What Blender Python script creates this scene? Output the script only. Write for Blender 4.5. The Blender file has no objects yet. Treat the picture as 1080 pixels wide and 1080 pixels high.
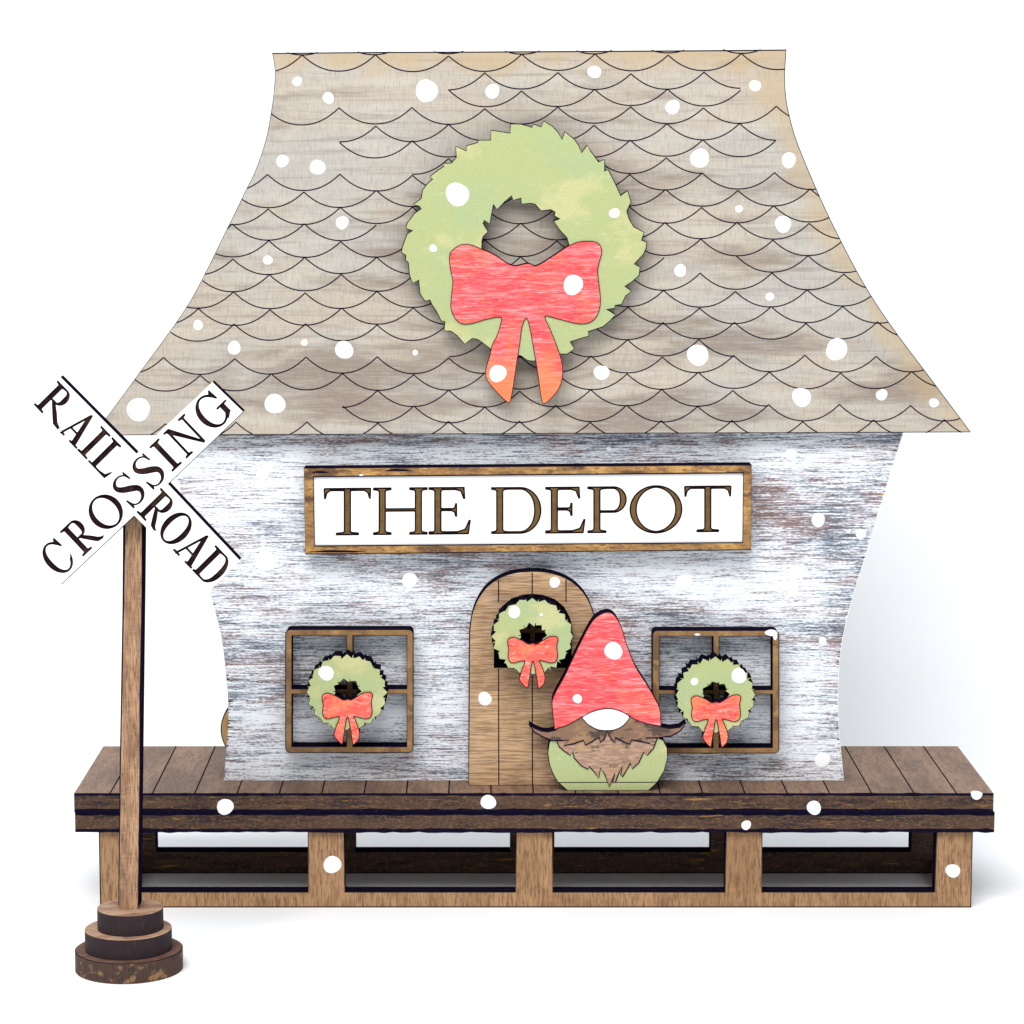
import bpy, math, random
import numpy as np
from mathutils import Vector, Matrix
from mathutils.geometry import delaunay_2d_cdt

random.seed(7)
rnd = random.random
K = 0.00034            # metres per drawing unit (one unit = one photo pixel at the platform's front edge)

# ------------------------------------------------------------------ camera
F = 2990.0
PX0, PY0 = 514.0, 540.0
PITCH = math.atan(406.0 / F)
CP, SP = math.cos(PITCH), math.sin(PITCH)
DIST = F * (CP + (-(837 - PY0) / F) * SP)

def W(x, y, t):
    """point on the vertical plane t units behind the platform front edge seen at photo pixel (x, y)"""
    r = (x - PX0) / F
    u = -(y - PY0) / F
    dy = CP + u * SP
    dz = -SP + u * CP
    lam = (DIST + t) / dy
    return (r * lam, t, dz * lam)

def T_at(y, z):
    u = -(y - PY0) / F
    lam = z / (-SP + u * CP)
    return lam * (CP + u * SP) - DIST

sc = bpy.context.scene
cd = bpy.data.cameras.new('camera')
cd.sensor_width = 36.0
cd.lens = F / 1080.0 * 36.0
cd.shift_x = (540 - PX0) / 1080.0
cd.shift_y = 0.0
cd.clip_start = 0.01
cd.clip_end = 50.0
cam = bpy.data.objects.new('camera', cd)
sc.collection.objects.link(cam)
cam.location = (0, -DIST * K, 0)
cam.rotation_euler = (math.pi / 2 - PITCH, 0, 0)
sc.camera = cam

# ------------------------------------------------------------------ light
wd = bpy.data.worlds.new('World')
sc.world = wd
wd.use_nodes = True
bg = wd.node_tree.nodes['Background']
bg.inputs['Color'].default_value = (0.93, 0.96, 1.0, 1)
bg.inputs['Strength'].default_value = 0.70

def area(name, loc, target, size, power, col):
    l = bpy.data.lights.new(name, 'AREA')
    l.shape = 'RECTANGLE'; l.size = size[0]; l.size_y = size[1]
    l.energy = power; l.color = col
    o = bpy.data.objects.new(name, l)
    sc.collection.objects.link(o)
    o.location = loc
    o.rotation_euler = (Vector(target) - Vector(loc)).to_track_quat('-Z', 'Y').to_euler()
    return o
area('softbox_overhead', (-0.22, -0.86, 0.84), (0, 0.03, -0.15), (0.95, 0.62), 19.0, (1.0, 0.985, 0.965))

sc.view_settings.view_transform = 'Standard'
sc.view_settings.look = 'None'
sc.view_settings.exposure = 0.0
sc.view_settings.gamma = 1.0
sc.view_settings.use_curve_mapping = False

# ------------------------------------------------------------------ materials
def mat(name, base, layers=(), rough=0.75, bump=0.0, spec=0.25, seed=0.0, bump_scale=(1, 1, 1)):
    """layers: (scale xyz in 1/units, detail, lo, hi, colour, amount[, distortion]) mixed in turn over base"""
    m = bpy.data.materials.new(name); m.use_nodes = True
    nt = m.node_tree; N = nt.nodes; L = nt.links
    b = N['Principled BSDF']
    b.inputs['Roughness'].default_value = rough
    b.inputs['Specular IOR Level'].default_value = spec
    tc = N.new('ShaderNodeTexCoord')
    oi = N.new('ShaderNodeObjectInfo')
    mp0 = N.new('ShaderNodeMapping'); mp0.inputs['Scale'].default_value = (1 / K,) * 3
    L.new(tc.outputs['Object'], mp0.inputs['Vector'])
    wv = N.new('ShaderNodeMath'); wv.operation = 'MULTIPLY_ADD'
    L.new(oi.outputs['Random'], wv.inputs[0]); wv.inputs[1].default_value = 40.0; wv.inputs[2].default_value = seed
    cur = None; last = None
    rgb = N.new('ShaderNodeRGB'); rgb.outputs[0].default_value = (*base, 1)
    cur = rgb.outputs[0]
    for i, ly in enumerate(layers):
        s, det, lo, hi, col, amt = ly[:6]
        dist = ly[6] if len(ly) > 6 else 0.0
        mp = N.new('ShaderNodeMapping'); mp.inputs['Scale'].default_value = s
        mp.inputs['Location'].default_value = (i * 13.1, i * 7.7, i * 5.3)
        L.new(mp0.outputs[0], mp.inputs['Vector'])
        nz = N.new('ShaderNodeTexNoise'); nz.noise_dimensions = '4D'
        nz.inputs['Scale'].default_value = 1.0
        nz.inputs['Detail'].default_value = det
        nz.inputs['Roughness'].default_value = 0.6
        nz.inputs['Distortion'].default_value = dist
        L.new(mp.outputs[0], nz.inputs['Vector']); L.new(wv.outputs[0], nz.inputs['W'])
        mr = N.new('ShaderNodeMapRange'); mr.interpolation_type = 'SMOOTHSTEP'
        mr.inputs['From Min'].default_value = lo; mr.inputs['From Max'].default_value = hi
        mr.inputs['To Min'].default_value = 0; mr.inputs['To Max'].default_value = amt
        L.new(nz.outputs[0], mr.inputs['Value'])
        mx = N.new('ShaderNodeMix'); mx.data_type = 'RGBA'
        L.new(mr.outputs[0], mx.inputs['Factor'])
        L.new(cur, mx.inputs[6]); mx.inputs[7].default_value = (*col, 1)
        cur = mx.outputs[2]; last = nz.outputs[0]
    L.new(cur, b.inputs['Base Color'])
    if bump and last is not None:
        bp = N.new('ShaderNodeBump'); bp.inputs['Strength'].default_value = bump
        bp.inputs['Distance'].default_value = 0.6 * K
        L.new(last, bp.inputs['Height']); L.new(bp.outputs[0], b.inputs['Normal'])
    return m

M = {}
M['paper'] = mat('white_paper', (0.92, 0.935, 0.95), rough=0.9, spec=0.1)
M['burnt'] = mat('burnt_edge', (0.006, 0.005, 0.016), [((.3, .3, .3), 3, .52, .75, (.030, .016, .016), .6)], rough=1.0, spec=0.0)
M['line'] = mat('engraved_line', (0.010, 0.005, 0.016), rough=1.0, spec=0.0)
M['redline'] = mat('burnt_line_red', (0.07, 0.012, 0.012), [((.1, .1, .1), 2, .4, .6, (.02, .008, .015), .8)], rough=0.9, spec=0.05)
M['roof'] = mat('grey_washed_wood', (0.44, 0.38, 0.31), [
    ((.004, .01, .012), 3, .44, .60, (.385, .38, .355), .7),
    ((.004, .01, .018), 4, .49, .62, (.235, .185, .15), .85, .5),
    ((.007, .01, .03), 3, .55, .70, (.50, .44, .35), .6),
    ((.012, .01, .07), 4, .46, .66, (.51, .48, .42), .45),
    ((.006, .05, .16), 5, .50, .66, (.22, .185, .16), .45, .8),
    ((.05, .3, .9), 3, .46, .70, (.52, .49, .44), .35),
    ((.85, .3, .09), 5, .46, .70, (.19, .16, .14), .42),
], bump=.12, seed=3.0, rough=.8)
M['roof_tan'] = mat('toasted_wood', (0.56, 0.40, 0.22), [((.05, .05, .05), 3, .4, .6, (.52, .46, .36), .6)])
M['wood_frame'] = mat('stained_leg_wood', (0.37, 0.215, 0.108), [
    ((.03, .03, .02), 3, .45, .62, (.24, .13, .06), .6),
    ((.02, .02, .05), 3, .55, .70, (.40, .22, .10), .6),
    ((.85, .5, .08), 5, .44, .62, (.12, .06, .032), .78),
    ((1.4, .5, .16), 3, .58, .72, (.52, .33, .20), .45)], bump=.25, seed=1)
M['deck'] = mat('deck_wood', (0.25, 0.152, 0.096), [
    ((.024, .006, .02), 3, .42, .62, (.12, .07, .046), .8),
    ((.016, .01, .05), 4, .56, .66, (.24, .14, .09), .5, 1.2),
    ((.35, .06, .3), 5, .43, .62, (.085, .05, .035), .6),
    ((.8, .25, .3), 4, .52, .68, (.36, .24, .18), .5)], bump=.15, seed=2, rough=.6, spec=.3)
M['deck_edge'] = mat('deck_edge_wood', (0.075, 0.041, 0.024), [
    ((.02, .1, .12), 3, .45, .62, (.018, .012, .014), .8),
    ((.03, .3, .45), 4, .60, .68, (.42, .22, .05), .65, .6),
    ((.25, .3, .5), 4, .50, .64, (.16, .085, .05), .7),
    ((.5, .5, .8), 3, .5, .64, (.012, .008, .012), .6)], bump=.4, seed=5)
M['wood_gold'] = mat('golden_frame_wood', (0.30, 0.16, 0.055), [
    ((.03, .03, .05), 3, .46, .60, (.55, .31, .10), .7),
    ((.02, .03, .08), 3, .53, .64, (.07, .035, .02), .85),
    ((.15, .3, .5), 5, .47, .62, (.10, .05, .025), .7),
    ((.6, .5, .6), 2, .60, .72, (.75, .55, .30), .4)], bump=.2, seed=9)
M['wood_window'] = mat('window_frame_wood', (0.25, 0.14, 0.055), [
    ((.04, .04, .04), 3, .46, .60, (.12, .06, .028), .7),
    ((.05, .03, .07), 3, .54, .66, (.42, .25, .10), .6),
    ((.7, .5, .15), 3, .5, .7, (.09, .05, .03), .5)], bump=.2, seed=4)
M['door'] = mat('door_wood', (0.50, 0.32, 0.175), [
    ((.02, .02, .018), 3, .44, .60, (.30, .18, .09), .75),
    ((.03, .02, .03), 3, .54, .66, (.50, .34, .21), .7),
    ((.03, .1, .75), 7, .43, .58, (.15, .085, .048), .7),
    ((.07, .1, 1.2), 5, .52, .66, (.60, .44, .30), .55)], bump=.2, seed=6)
M['post'] = mat('post_wood', (0.42, 0.25, 0.14), [
    ((.05, .05, .012), 3, .44, .60, (.15, .075, .045), .7),
    ((.06, .06, .014), 3, .54, .68, (.46, .29, .18), .6),
    ((.8, .4, .06), 6, .44, .62, (.11, .055, .032), .8),
    ((.1, .3, .9), 4, .54, .68, (.48, .32, .21), .45)], bump=.2, seed=8)
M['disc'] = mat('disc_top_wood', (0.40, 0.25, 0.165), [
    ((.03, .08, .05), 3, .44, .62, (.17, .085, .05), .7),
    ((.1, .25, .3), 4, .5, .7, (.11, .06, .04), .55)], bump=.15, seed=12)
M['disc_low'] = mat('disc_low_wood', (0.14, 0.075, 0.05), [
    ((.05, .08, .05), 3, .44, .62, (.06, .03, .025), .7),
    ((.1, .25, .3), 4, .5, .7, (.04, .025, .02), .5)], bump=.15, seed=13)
M['disc_side'] = mat('disc_side_wood', (0.022, 0.012, 0.014), [
    ((.12, .12, .10), 3, .45, .65, (.018, .010, .018), .8),
    ((.5, .5, .12), 4, .55, .72, (.07, .034, .026), .6)], bump=.3, seed=14)
M['disc_side_light'] = mat('disc_side_light_wood', (0.060, 0.034, 0.024), [
    ((.10, .10, .10), 3, .55, .68, (.28, .16, .07), .8),
    ((.6, .6, .08), 4, .50, .68, (.02, .012, .014), .8)], bump=.3, seed=15)
M['green'] = mat('green_paint', (0.385, 0.425, 0.195), [
    ((.012, .02, .02), 3, .46, .62, (.34, .43, .22), .7),
    ((.016, .02, .024), 3, .53, .64, (.53, .50, .25), .7),
    ((.05, .1, .4), 4, .60, .76, (.56, .60, .38), .5),
    ((.6, .4, .6), 3, .46, .70, (.26, .32, .15), .45)], bump=.18, rough=.6, seed=20)
M['red'] = mat('red_stain', (0.70, 0.085, 0.095), [
    ((.02, .03, .03), 3, .48, .62, (.80, .15, .05), .45),
    ((.03, .1, .30), 4, .44, .68, (.86, .30, .30), .72),
    ((.06, .1, .75), 5, .48, .64, (.55, .022, .035), .75),
    ((.08, .1, 1.1), 4, .54, .68, (.90, .50, .48), .7)], bump=.12, rough=.65, seed=21)
def tail_tint(m, z0, z1, col, amt, fx=.05, fz=.02):
    # orange wash on the bow's hanging tails
    nt = m.node_tree; N = nt.nodes; L = nt.links; b = N['Principled BSDF']
    src = b.inputs['Base Color'].links[0].from_socket
    tc = [n for n in N if n.type == 'TEX_COORD'][0]
    sp = N.new('ShaderNodeSeparateXYZ'); L.new(tc.outputs['Object'], sp.inputs[0])
    mp = N.new('ShaderNodeMapping'); mp.inputs['Scale'].default_value = (fx/K, .05/K, fz/K); L.new(tc.outputs['Object'], mp.inputs['Vector'])
    nz = N.new('ShaderNodeTexNoise'); nz.inputs['Scale'].default_value = 1; nz.inputs['Detail'].default_value = 3; L.new(mp.outputs[0], nz.inputs['Vector'])
    ad = N.new('ShaderNodeMath'); ad.operation = 'MULTIPLY_ADD'; L.new(nz.outputs[0], ad.inputs[0]); ad.inputs[1].default_value = -160*K; L.new(sp.outputs[2], ad.inputs[2])
    mr = N.new('ShaderNodeMapRange'); mr.interpolation_type = 'SMOOTHSTEP'
    mr.inputs['From Min'].default_value = (z0-80)*K; mr.inputs['From Max'].default_value = (z1-80)*K; mr.inputs['To Max'].default_value = amt
    L.new(ad.outputs[0], mr.inputs['Value'])
    mx = N.new('ShaderNodeMix'); mx.data_type = 'RGBA'; L.new(mr.outputs[0], mx.inputs['Factor']); L.new(src, mx.inputs[6]); mx.inputs[7].default_value = (*col, 1)
    L.new(mx.outputs[2], b.inputs['Base Color'])
tail_tint(M['red'], -85, -160, (.80, .22, .07), .75)
M['red_small'] = mat('red_stain_orange', (0.74, 0.115, 0.085), [
    ((.04, .05, .05), 3, .46, .60, (.80, .27, .10), .5),
    ((.08, .1, .22), 4, .50, .66, (.88, .36, .32), .75, 1.0),
    ((.10, .1, .35), 4, .54, .66, (.62, .035, .02), .9, 1.0)], bump=.12, rough=.65, seed=22)
M['beard'] = mat('brown_beard_stain', (0.31, 0.19, 0.13), [
    ((.04, .05, .06), 3, .52, .64, (.42, .25, .12), .65),
    ((.05, .05, .06), 3, .54, .62, (.075, .055, .045), .75),
    ((.10, .1, .5), 5, .48, .62, (.50, .35, .26), .7)], bump=.15, seed=23)
M['moustache'] = mat('dark_moustache_stain', (0.21, 0.122, 0.078), [
    ((.04, .05, .06), 3, .52, .62, (.36, .22, .10), .7),
    ((.05, .05, .07), 3, .50, .60, (.045, .035, .03), .85),
    ((.10, .1, .5), 5, .50, .64, (.26, .16, .11), .6)], bump=.15, seed=26)
M['white'] = mat('white_paint', (0.84, 0.84, 0.84), [((.04, .04, .15), 3, .62, .75, (.70, .72, .72), .3)], rough=.6)
M['snow'] = mat('snow_dot_paint', (0.86, 0.86, 0.87), [((.5, .5, .5), 2, .6, .75, (.78, .79, .80), .3)], rough=.45, spec=.4)
M['letter_wood'] = mat('letter_wood', (0.135, 0.078, 0.024), [
    ((.2, .2, .2), 3, .45, .65, (.08, .042, .016), .6), ((.8, .5, .3), 3, .55, .7, (.22, .13, .05), .5)], seed=31)
M['letter_dark'] = mat('letter_dark_wood', (0.022, 0.008, 0.014), [
    ((.06, .06, .06), 2, .50, .64, (.075, .04, .022), .7)], seed=32, spec=.05)
M['opening_shade'] = mat('opening_shade', (0.006, 0.006, 0.016), spec=0)  # near-black colour standing in for the shade inside the door's opening
M['tan_disc'] = mat('pale_tan_wood', (0.55, 0.36, 0.15), [((.06, .06, .06), 3, .45, .6, (.40, .22, .08), .6)], seed=40)

_hx = W(563, 823, T_at(823, W(560, 837, 0)[2]))
def _spot(x, y, rx, ry, a):
    p = W(x, y, _hx[1]); return (p[0]-_hx[0], p[2]-W(560, 837, 0)[2], rx, ry, a)
# where the brushed paint is thinner (+) or thicker (-)
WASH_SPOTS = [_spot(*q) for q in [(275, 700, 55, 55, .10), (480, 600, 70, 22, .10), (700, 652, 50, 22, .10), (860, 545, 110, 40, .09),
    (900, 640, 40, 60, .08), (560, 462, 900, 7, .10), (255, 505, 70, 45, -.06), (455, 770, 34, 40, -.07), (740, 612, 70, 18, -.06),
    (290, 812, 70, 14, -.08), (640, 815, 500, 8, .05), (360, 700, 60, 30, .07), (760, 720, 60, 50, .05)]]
def whitewash():
    m = bpy.data.materials.new('whitewashed_boards'); m.use_nodes = True
    nt = m.node_tree; N = nt.nodes; L = nt.links
    b = N['Principled BSDF']; b.inputs['Roughness'].default_value = .7; b.inputs['Specular IOR Level'].default_value = .25
    tc = N.new('ShaderNodeTexCoord')
    mp0 = N.new('ShaderNodeMapping'); mp0.inputs['Scale'].default_value = (1 / K,) * 3
    L.new(tc.outputs['Object'], mp0.inputs['Vector'])
    def noise(s, det, w, dist=0.0, rough=.6):
        mp = N.new('ShaderNodeMapping'); mp.inputs['Scale'].default_value = s
        L.new(mp0.outputs[0], mp.inputs['Vector'])
        nz = N.new('ShaderNodeTexNoise'); nz.noise_dimensions = '4D'
        nz.inputs['Scale'].default_value = 1; nz.inputs['Detail'].default_value = det
        nz.inputs['Roughness'].default_value = rough
        nz.inputs['W'].default_value = w; nz.inputs['Distortion'].default_value = dist
        L.new(mp.outputs[0], nz.inputs['Vector']); return nz.outputs[0]
    def math_(op, a, bb, c=None):
        n = N.new('ShaderNodeMath'); n.operation = op
        for i, v in enumerate((a, bb, c)):
            if v is None: continue
            if isinstance(v, (int, float)): n.inputs[i].default_value = v
            else: L.new(v, n.inputs[i])
        return n.outputs[0]
    def ramp(v, lo, hi):
        n = N.new('ShaderNodeMapRange'); n.interpolation_type = 'SMOOTHSTEP'
        n.inputs['From Min'].default_value = lo; n.inputs['From Max'].default_value = hi
        L.new(v, n.inputs['Value']); return n.outputs[0]
    def mix(f, a, bb):
        n = N.new('ShaderNodeMix'); n.data_type = 'RGBA'; L.new(f, n.inputs['Factor'])
        for i, v in ((6, a), (7, bb)):
            if isinstance(v, tuple): n.inputs[i].default_value = (*v, 1)
            else: L.new(v, n.inputs[i])
        return n.outputs[2]
    fine = noise((.026, .1, .62), 8, 1.0, .2, .80)
    mid = noise((.012, .1, .16), 4, 5.0, .3)
    big = noise((.006, .1, .022), 3, 11.0, .3)
    speck = noise((.22, .2, .75), 4, 21.0, 0, .7)
    v = math_('MULTIPLY_ADD', mid, .30, math_('MULTIPLY', fine, 1.3))
    v = math_('MULTIPLY_ADD', big, .34, v)
    v = math_('MULTIPLY_ADD', speck, .55, v)
    sx = N.new('ShaderNodeSeparateXYZ'); L.new(mp0.outputs[0], sx.inputs[0])
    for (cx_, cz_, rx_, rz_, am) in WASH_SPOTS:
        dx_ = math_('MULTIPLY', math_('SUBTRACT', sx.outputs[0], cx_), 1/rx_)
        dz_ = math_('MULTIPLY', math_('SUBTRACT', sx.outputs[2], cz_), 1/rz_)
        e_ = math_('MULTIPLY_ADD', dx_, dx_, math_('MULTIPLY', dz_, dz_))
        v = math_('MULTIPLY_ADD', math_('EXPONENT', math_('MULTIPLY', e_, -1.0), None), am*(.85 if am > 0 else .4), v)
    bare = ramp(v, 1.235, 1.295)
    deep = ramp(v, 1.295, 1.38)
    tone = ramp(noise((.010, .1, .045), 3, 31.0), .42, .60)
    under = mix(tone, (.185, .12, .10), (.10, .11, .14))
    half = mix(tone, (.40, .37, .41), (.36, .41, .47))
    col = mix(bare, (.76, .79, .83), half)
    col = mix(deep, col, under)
    L.new(col, b.inputs['Base Color'])
    bp = N.new('ShaderNodeBump'); bp.inputs['Strength'].default_value = .35; bp.inputs['Distance'].default_value = .8 * K
    bp.invert = True
    L.new(v, bp.inputs['Height']); L.new(bp.outputs[0], b.inputs['Normal'])
    return m
M['wash'] = whitewash()

# ------------------------------------------------------------------ mesh helpers
class MB:
    def __init__(s, *mats):
        s.v = []; s.f = []; s.m = []; s.mats = [M[k] for k in mats]; s.names = list(mats)
    def mi(s, k):
        if k not in s.names:
            s.names.append(k); s.mats.append(M[k])
        return s.names.index(k)
    def face(s, pts, k):
        i = len(s.v); s.v += [tuple(p) for p in pts]; s.f.append(tuple(range(i, i + len(pts)))); s.m.append(s.mi(k))
    def box(s, x0, x1, y0, y1, z0, z1, k, kt=None, kf=None):
        P = lambda a, b, c: (a, b, c)
        s.face([P(x0,y0,z0),P(x1,y0,z0),P(x1,y0,z1),P(x0,y0,z1)], kf or k)
        s.face([P(x1,y1,z0),P(x0,y1,z0),P(x0,y1,z1),P(x1,y1,z1)], kf or k)
        s.face([P(x0,y1,z0),P(x0,y0,z0),P(x0,y0,z1),P(x0,y1,z1)], kf or k)
        s.face([P(x1,y0,z0),P(x1,y1,z0),P(x1,y1,z1),P(x1,y0,z1)], kf or k)
        s.face([P(x0,y0,z1),P(x1,y0,z1),P(x1,y1,z1),P(x0,y1,z1)], kt or k)
        s.face([P(x0,y1,z0),P(x1,y1,z0),P(x1,y0,z0),P(x0,y0,z0)], k)
    def plate(s, loops, t, T, kf, ke, kb=None):
        """loops in world (X, Z) on the plane Y = t, thickness T away from the camera, even-odd holes"""
        flat = [Vector((p[0], p[1])) for lp in loops for p in lp]
        edges = []; o_ = 0
        for lp in loops:
            edges += [(o_+i, o_+(i+1) % len(lp)) for i in range(len(lp))]; o_ += len(lp)
        V_, _, F_, _, _, _ = delaunay_2d_cdt(flat, edges, [], 0, 1e-4)
        V = np.array([(v[0], v[1]) for v in V_]); Fa = np.array([f for f in F_ if len(f) == 3])
        C = V[Fa].mean(axis=1)
        ins = np.zeros(len(C), bool)
        for i, j in edges:
            ax, ay = flat[i]; bx, by = flat[j]
            if ay == by: continue
            cc = (ay > C[:, 1]) != (by > C[:, 1])
            ins ^= cc & (C[:, 0] < (bx-ax)*(C[:, 1]-ay)/(by-ay)+ax)
        for f in Fa[ins]:
            a, b, c = [V[i] for i in f]
            ar = (b[0]-a[0])*(c[1]-a[1]) - (b[1]-a[1])*(c[0]-a[0])
            if abs(ar) < 1e-7: continue
            if ar < 0: b, c = c, b
            s.face([(a[0], t, a[1]), (b[0], t, b[1]), (c[0], t, c[1])], kf)
            if kb is not False:
                s.face([(a[0], t+T, a[1]), (c[0], t+T, c[1]), (b[0], t+T, b[1])], kb or kf)
        for lp in loops:
            n = len(lp)
            for i in range(n):
                a, b = lp[i], lp[(i+1) % n]
                s.face([(a[0], t, a[1]), (a[0], t+T, a[1]), (b[0], t+T, b[1]), (b[0], t, b[1])], ke)
    def ribbon(s, pts, t, w, k, closed=False):
        """thin strip along (X, Z) points on plane Y = t; w one width or a list"""
        n = len(pts); L = []; R = []
        for i in range(n):
            if closed: a, b = pts[i-1], pts[(i+1) % n]
            else: a, b = pts[max(i-1, 0)], pts[min(i+1, n-1)]
            dx, dz = b[0]-a[0], b[1]-a[1]; l = math.hypot(dx, dz) or 1
            ww = (w[i] if isinstance(w, list) else w) / 2
            nx, nz = -dz/l*ww, dx/l*ww
            p = pts[i]
            L.append((p[0]+nx, t, p[1]+nz)); R.append((p[0]-nx, t, p[1]-nz))
        for i in range(n if closed else n-1):
            j = (i+1) % n
            s.face([R[i], R[j], L[j], L[i]], k)
    def dot(s, x, y, t, r, ry=None, k='snow', seg=26, h=0.9, jag=.05):
        """a painted snow dot: low dome on plane t"""
        ry = ry or r
        cx, _, cz = W(x, y, t); ph = rnd()*6.28; ph2 = rnd()*6.28
        def ring(f, hh):
            o = []
            for i in range(seg):
                a = 6.2832*i/seg
                q = 1 + jag*math.sin(2*a+ph) + jag*.6*math.sin(3*a+ph2) + (rnd()-.5)*jag*.4
                o.append((cx+math.cos(a)*r*f*q, t-hh, cz+math.sin(a)*ry*f*q))
            return o
        st = random.getstate(); r0 = ring(1, 0.0); random.setstate(st); r1 = ring(.93, h*.7); random.setstate(st); r2 = ring(.7, h)
        for i in range(seg):
            j = (i+1) % seg
            s.face([r0[i], r0[j], r1[j], r1[i]], k); s.face([r1[i], r1[j], r2[j], r2[i]], k)
        s.face(r2, k)
    def cyl(s, cx, cy, z0, z1, r, kt, ks, seg=96, rim=None):
        c = [(cx+math.cos(6.28318*i/seg)*r, cy+math.sin(6.28318*i/seg)*r) for i in range(seg)]
        bv = .8
        ci = [(cx+math.cos(6.28318*i/seg)*(r-bv), cy+math.sin(6.28318*i/seg)*(r-bv)) for i in range(seg)]
        s.face([(p[0], p[1], z1) for p in ci], kt)
        s.face([(p[0], p[1], z0) for p in reversed(c)], ks)
        for i in range(seg):
            j = (i+1) % seg
            s.face([(c[i][0], c[i][1], z0), (c[j][0], c[j][1], z0), (c[j][0], c[j][1], z1-bv*.6), (c[i][0], c[i][1], z1-bv*.6)], ks)
            s.face([(c[i][0], c[i][1], z1-bv*.6), (c[j][0], c[j][1], z1-bv*.6), (ci[j][0], ci[j][1], z1), (ci[i][0], ci[i][1], z1)], rim or ks)
    def build(s, name, parent=None, origin=(0, 0, 0), smooth=False):
        me = bpy.data.meshes.new(name)
        o0 = parent['_o'] if parent is not None else origin
        me.from_pydata([((v[0]-o0[0])*K, (v[1]-o0[1])*K, (v[2]-o0[2])*K) for v in s.v], [], s.f)
        for m in s.mats: me.materials.append(m)
        me.polygons.foreach_set('material_index', s.m)
        if smooth: me.polygons.foreach_set('use_smooth', [True]*len(s.f))
        me.update()
        ob = bpy.data.objects.new(name, me); sc.collection.objects.link(ob)
        if parent is not None: ob.parent = parent
        else: ob.location = tuple(c*K for c in origin)
        ob['_o'] = o0
        return ob

def thing(name, label, cat, origin, group=None):
    o = bpy.data.objects.new(name, None); sc.collection.objects.link(o)
    o.empty_display_size = .01
    o.location = tuple(c*K for c in origin)
    o['_o'] = origin; o['label'] = label; o['category'] = cat
    if group: o['group'] = group
    return o

def onp(pts, t):
    return [(lambda w: (w[0], w[2]))(W(x, y, t)) for x, y in pts]

def catmull(pts, n=6, closed=True, dims=None):
    out = []; m = len(pts); d = len(pts[0])
    rng = range(m) if closed else range(m-1)
    for i in rng:
        if closed: p = [pts[(i+k-1) % m] for k in range(4)]
        else: p = [pts[min(max(i+k-1, 0), m-1)] for k in range(4)]
        for j in range(n):
            u = j/n
            out.append(tuple(.5*((2*p[1][q]) + (-p[0][q]+p[2][q])*u + (2*p[0][q]-5*p[1][q]+4*p[2][q]-p[3][q])*u*u
                             + (-p[0][q]+3*p[1][q]-3*p[2][q]+p[3][q])*u**3) for q in range(d)))
    if not closed: out.append(tuple(pts[-1]))
    return out

def jitter(pts, a):
    return [(p[0]+(rnd()-.5)*a, p[1]+(rnd()-.5)*a) for p in pts]

# ------------------------------------------------------------------ setting: seamless white paper sweep
ZTOP = W(560, 837, 0)[2]
TB = T_at(787, ZTOP)
TF = 8.0                      # front frame plane
ZG = W(565, 957, TF)[2]
def sweep():
    mb = MB('paper')
    prof = [(-2600.0, ZG-.2), (-600, ZG-.2), (0, ZG-.2), (430, ZG-.2)]
    R = 230
    for i in range(1, 25):
        a = math.pi/2*i/24
        prof.append((430+R*math.sin(a), ZG-.2+R*(1-math.cos(a))))
    prof.append((430+R, ZG+2200))
    n = 2
    me = bpy.data.meshes.new('ground')
    vs = []; fs = []
    for (y, z) in prof:
        vs += [(-3200*K, y*K, z*K), (3200*K, y*K, z*K)]
    for i in range(len(prof)-1):
        fs.append((2*i, 2*i+1, 2*i+3, 2*i+2))
    me.from_pydata(vs, [], fs); me.materials.append(M['paper'])
    me.polygons.foreach_set('use_smooth', [True]*len(fs)); me.update()
    o = bpy.data.objects.new('ground', me); sc.collection.objects.link(o)
    o['kind'] = 'structure'
sweep()

# ------------------------------------------------------------------ platform
def X_at(x, y, t): return W(x, y, t)[0]
pl = thing('platform', 'long dark brown slatted wooden platform the little depot house stands on', 'platform', (0, TB/2, ZG))
XL, XR = W(78, 837, 0)[0], W(1048, 837, 0)[0]
z1 = W(560, 856.3, 0)[2]; z2 = W(560, 857.3, 0)[2]; z3 = W(560, 877.3, 1.5)[2]
mb = MB('deck', 'deck_edge')
mb.box(XL, XR, 0, TB, z1, ZTOP, 'deck_edge', kt='deck')
xs = [116+44.65*i for i in range(21)]
for x in xs:
    X = W(x, 837, 0)[0]
    w = .75
    mb.face([(X-w, -.0, ZTOP+.12), (X+w, 0, ZTOP+.12), (X+w, TB, ZTOP+.12), (X-w, TB, ZTOP+.12)], 'line')
mb.face([(XL, 0, ZTOP+.1), (XR, 0, ZTOP+.1), (XR, 1.6, ZTOP+.1), (XL, 1.6, ZTOP+.1)], 'line')
def wob_edge(mb, x0, x1, z, t, wmin, wmax, k='burnt', step=9):
    n = int((x1-x0)/step); pts = []; ws = []
    for i in range(n+1):
        pts.append((x0+(x1-x0)*i/n, z)); ws.append(wmin+(wmax-wmin)*rnd())
    mb.ribbon(pts, t, ws, k)
wob_edge(mb, XL, XR, ZTOP-.9, -.1, 1.6, 4.0)
wob_edge(mb, XL, XR, z1+1.3, -.1, 2.4, 5.0)
mb.dot(237.5, 851, 0, 8.6, 9); mb.dot(515, 846, 0, 8); mb.dot(858.5, 852, 0, 7.6)
cx = W(1030, 838, 0)[0]           # one dot wraps over the edge onto the deck top
mb.face([(cx+math.cos(math.pi+i*math.pi/14)*6, -.5, ZTOP+.5+math.sin(math.pi+i*math.pi/14)*7) for i in range(15)], 'snow')
mb.face([(cx+math.cos(i*math.pi/14)*6, -.5+math.sin(i*math.pi/14)*11, ZTOP+.5) for i in range(15)], 'snow')
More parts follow.
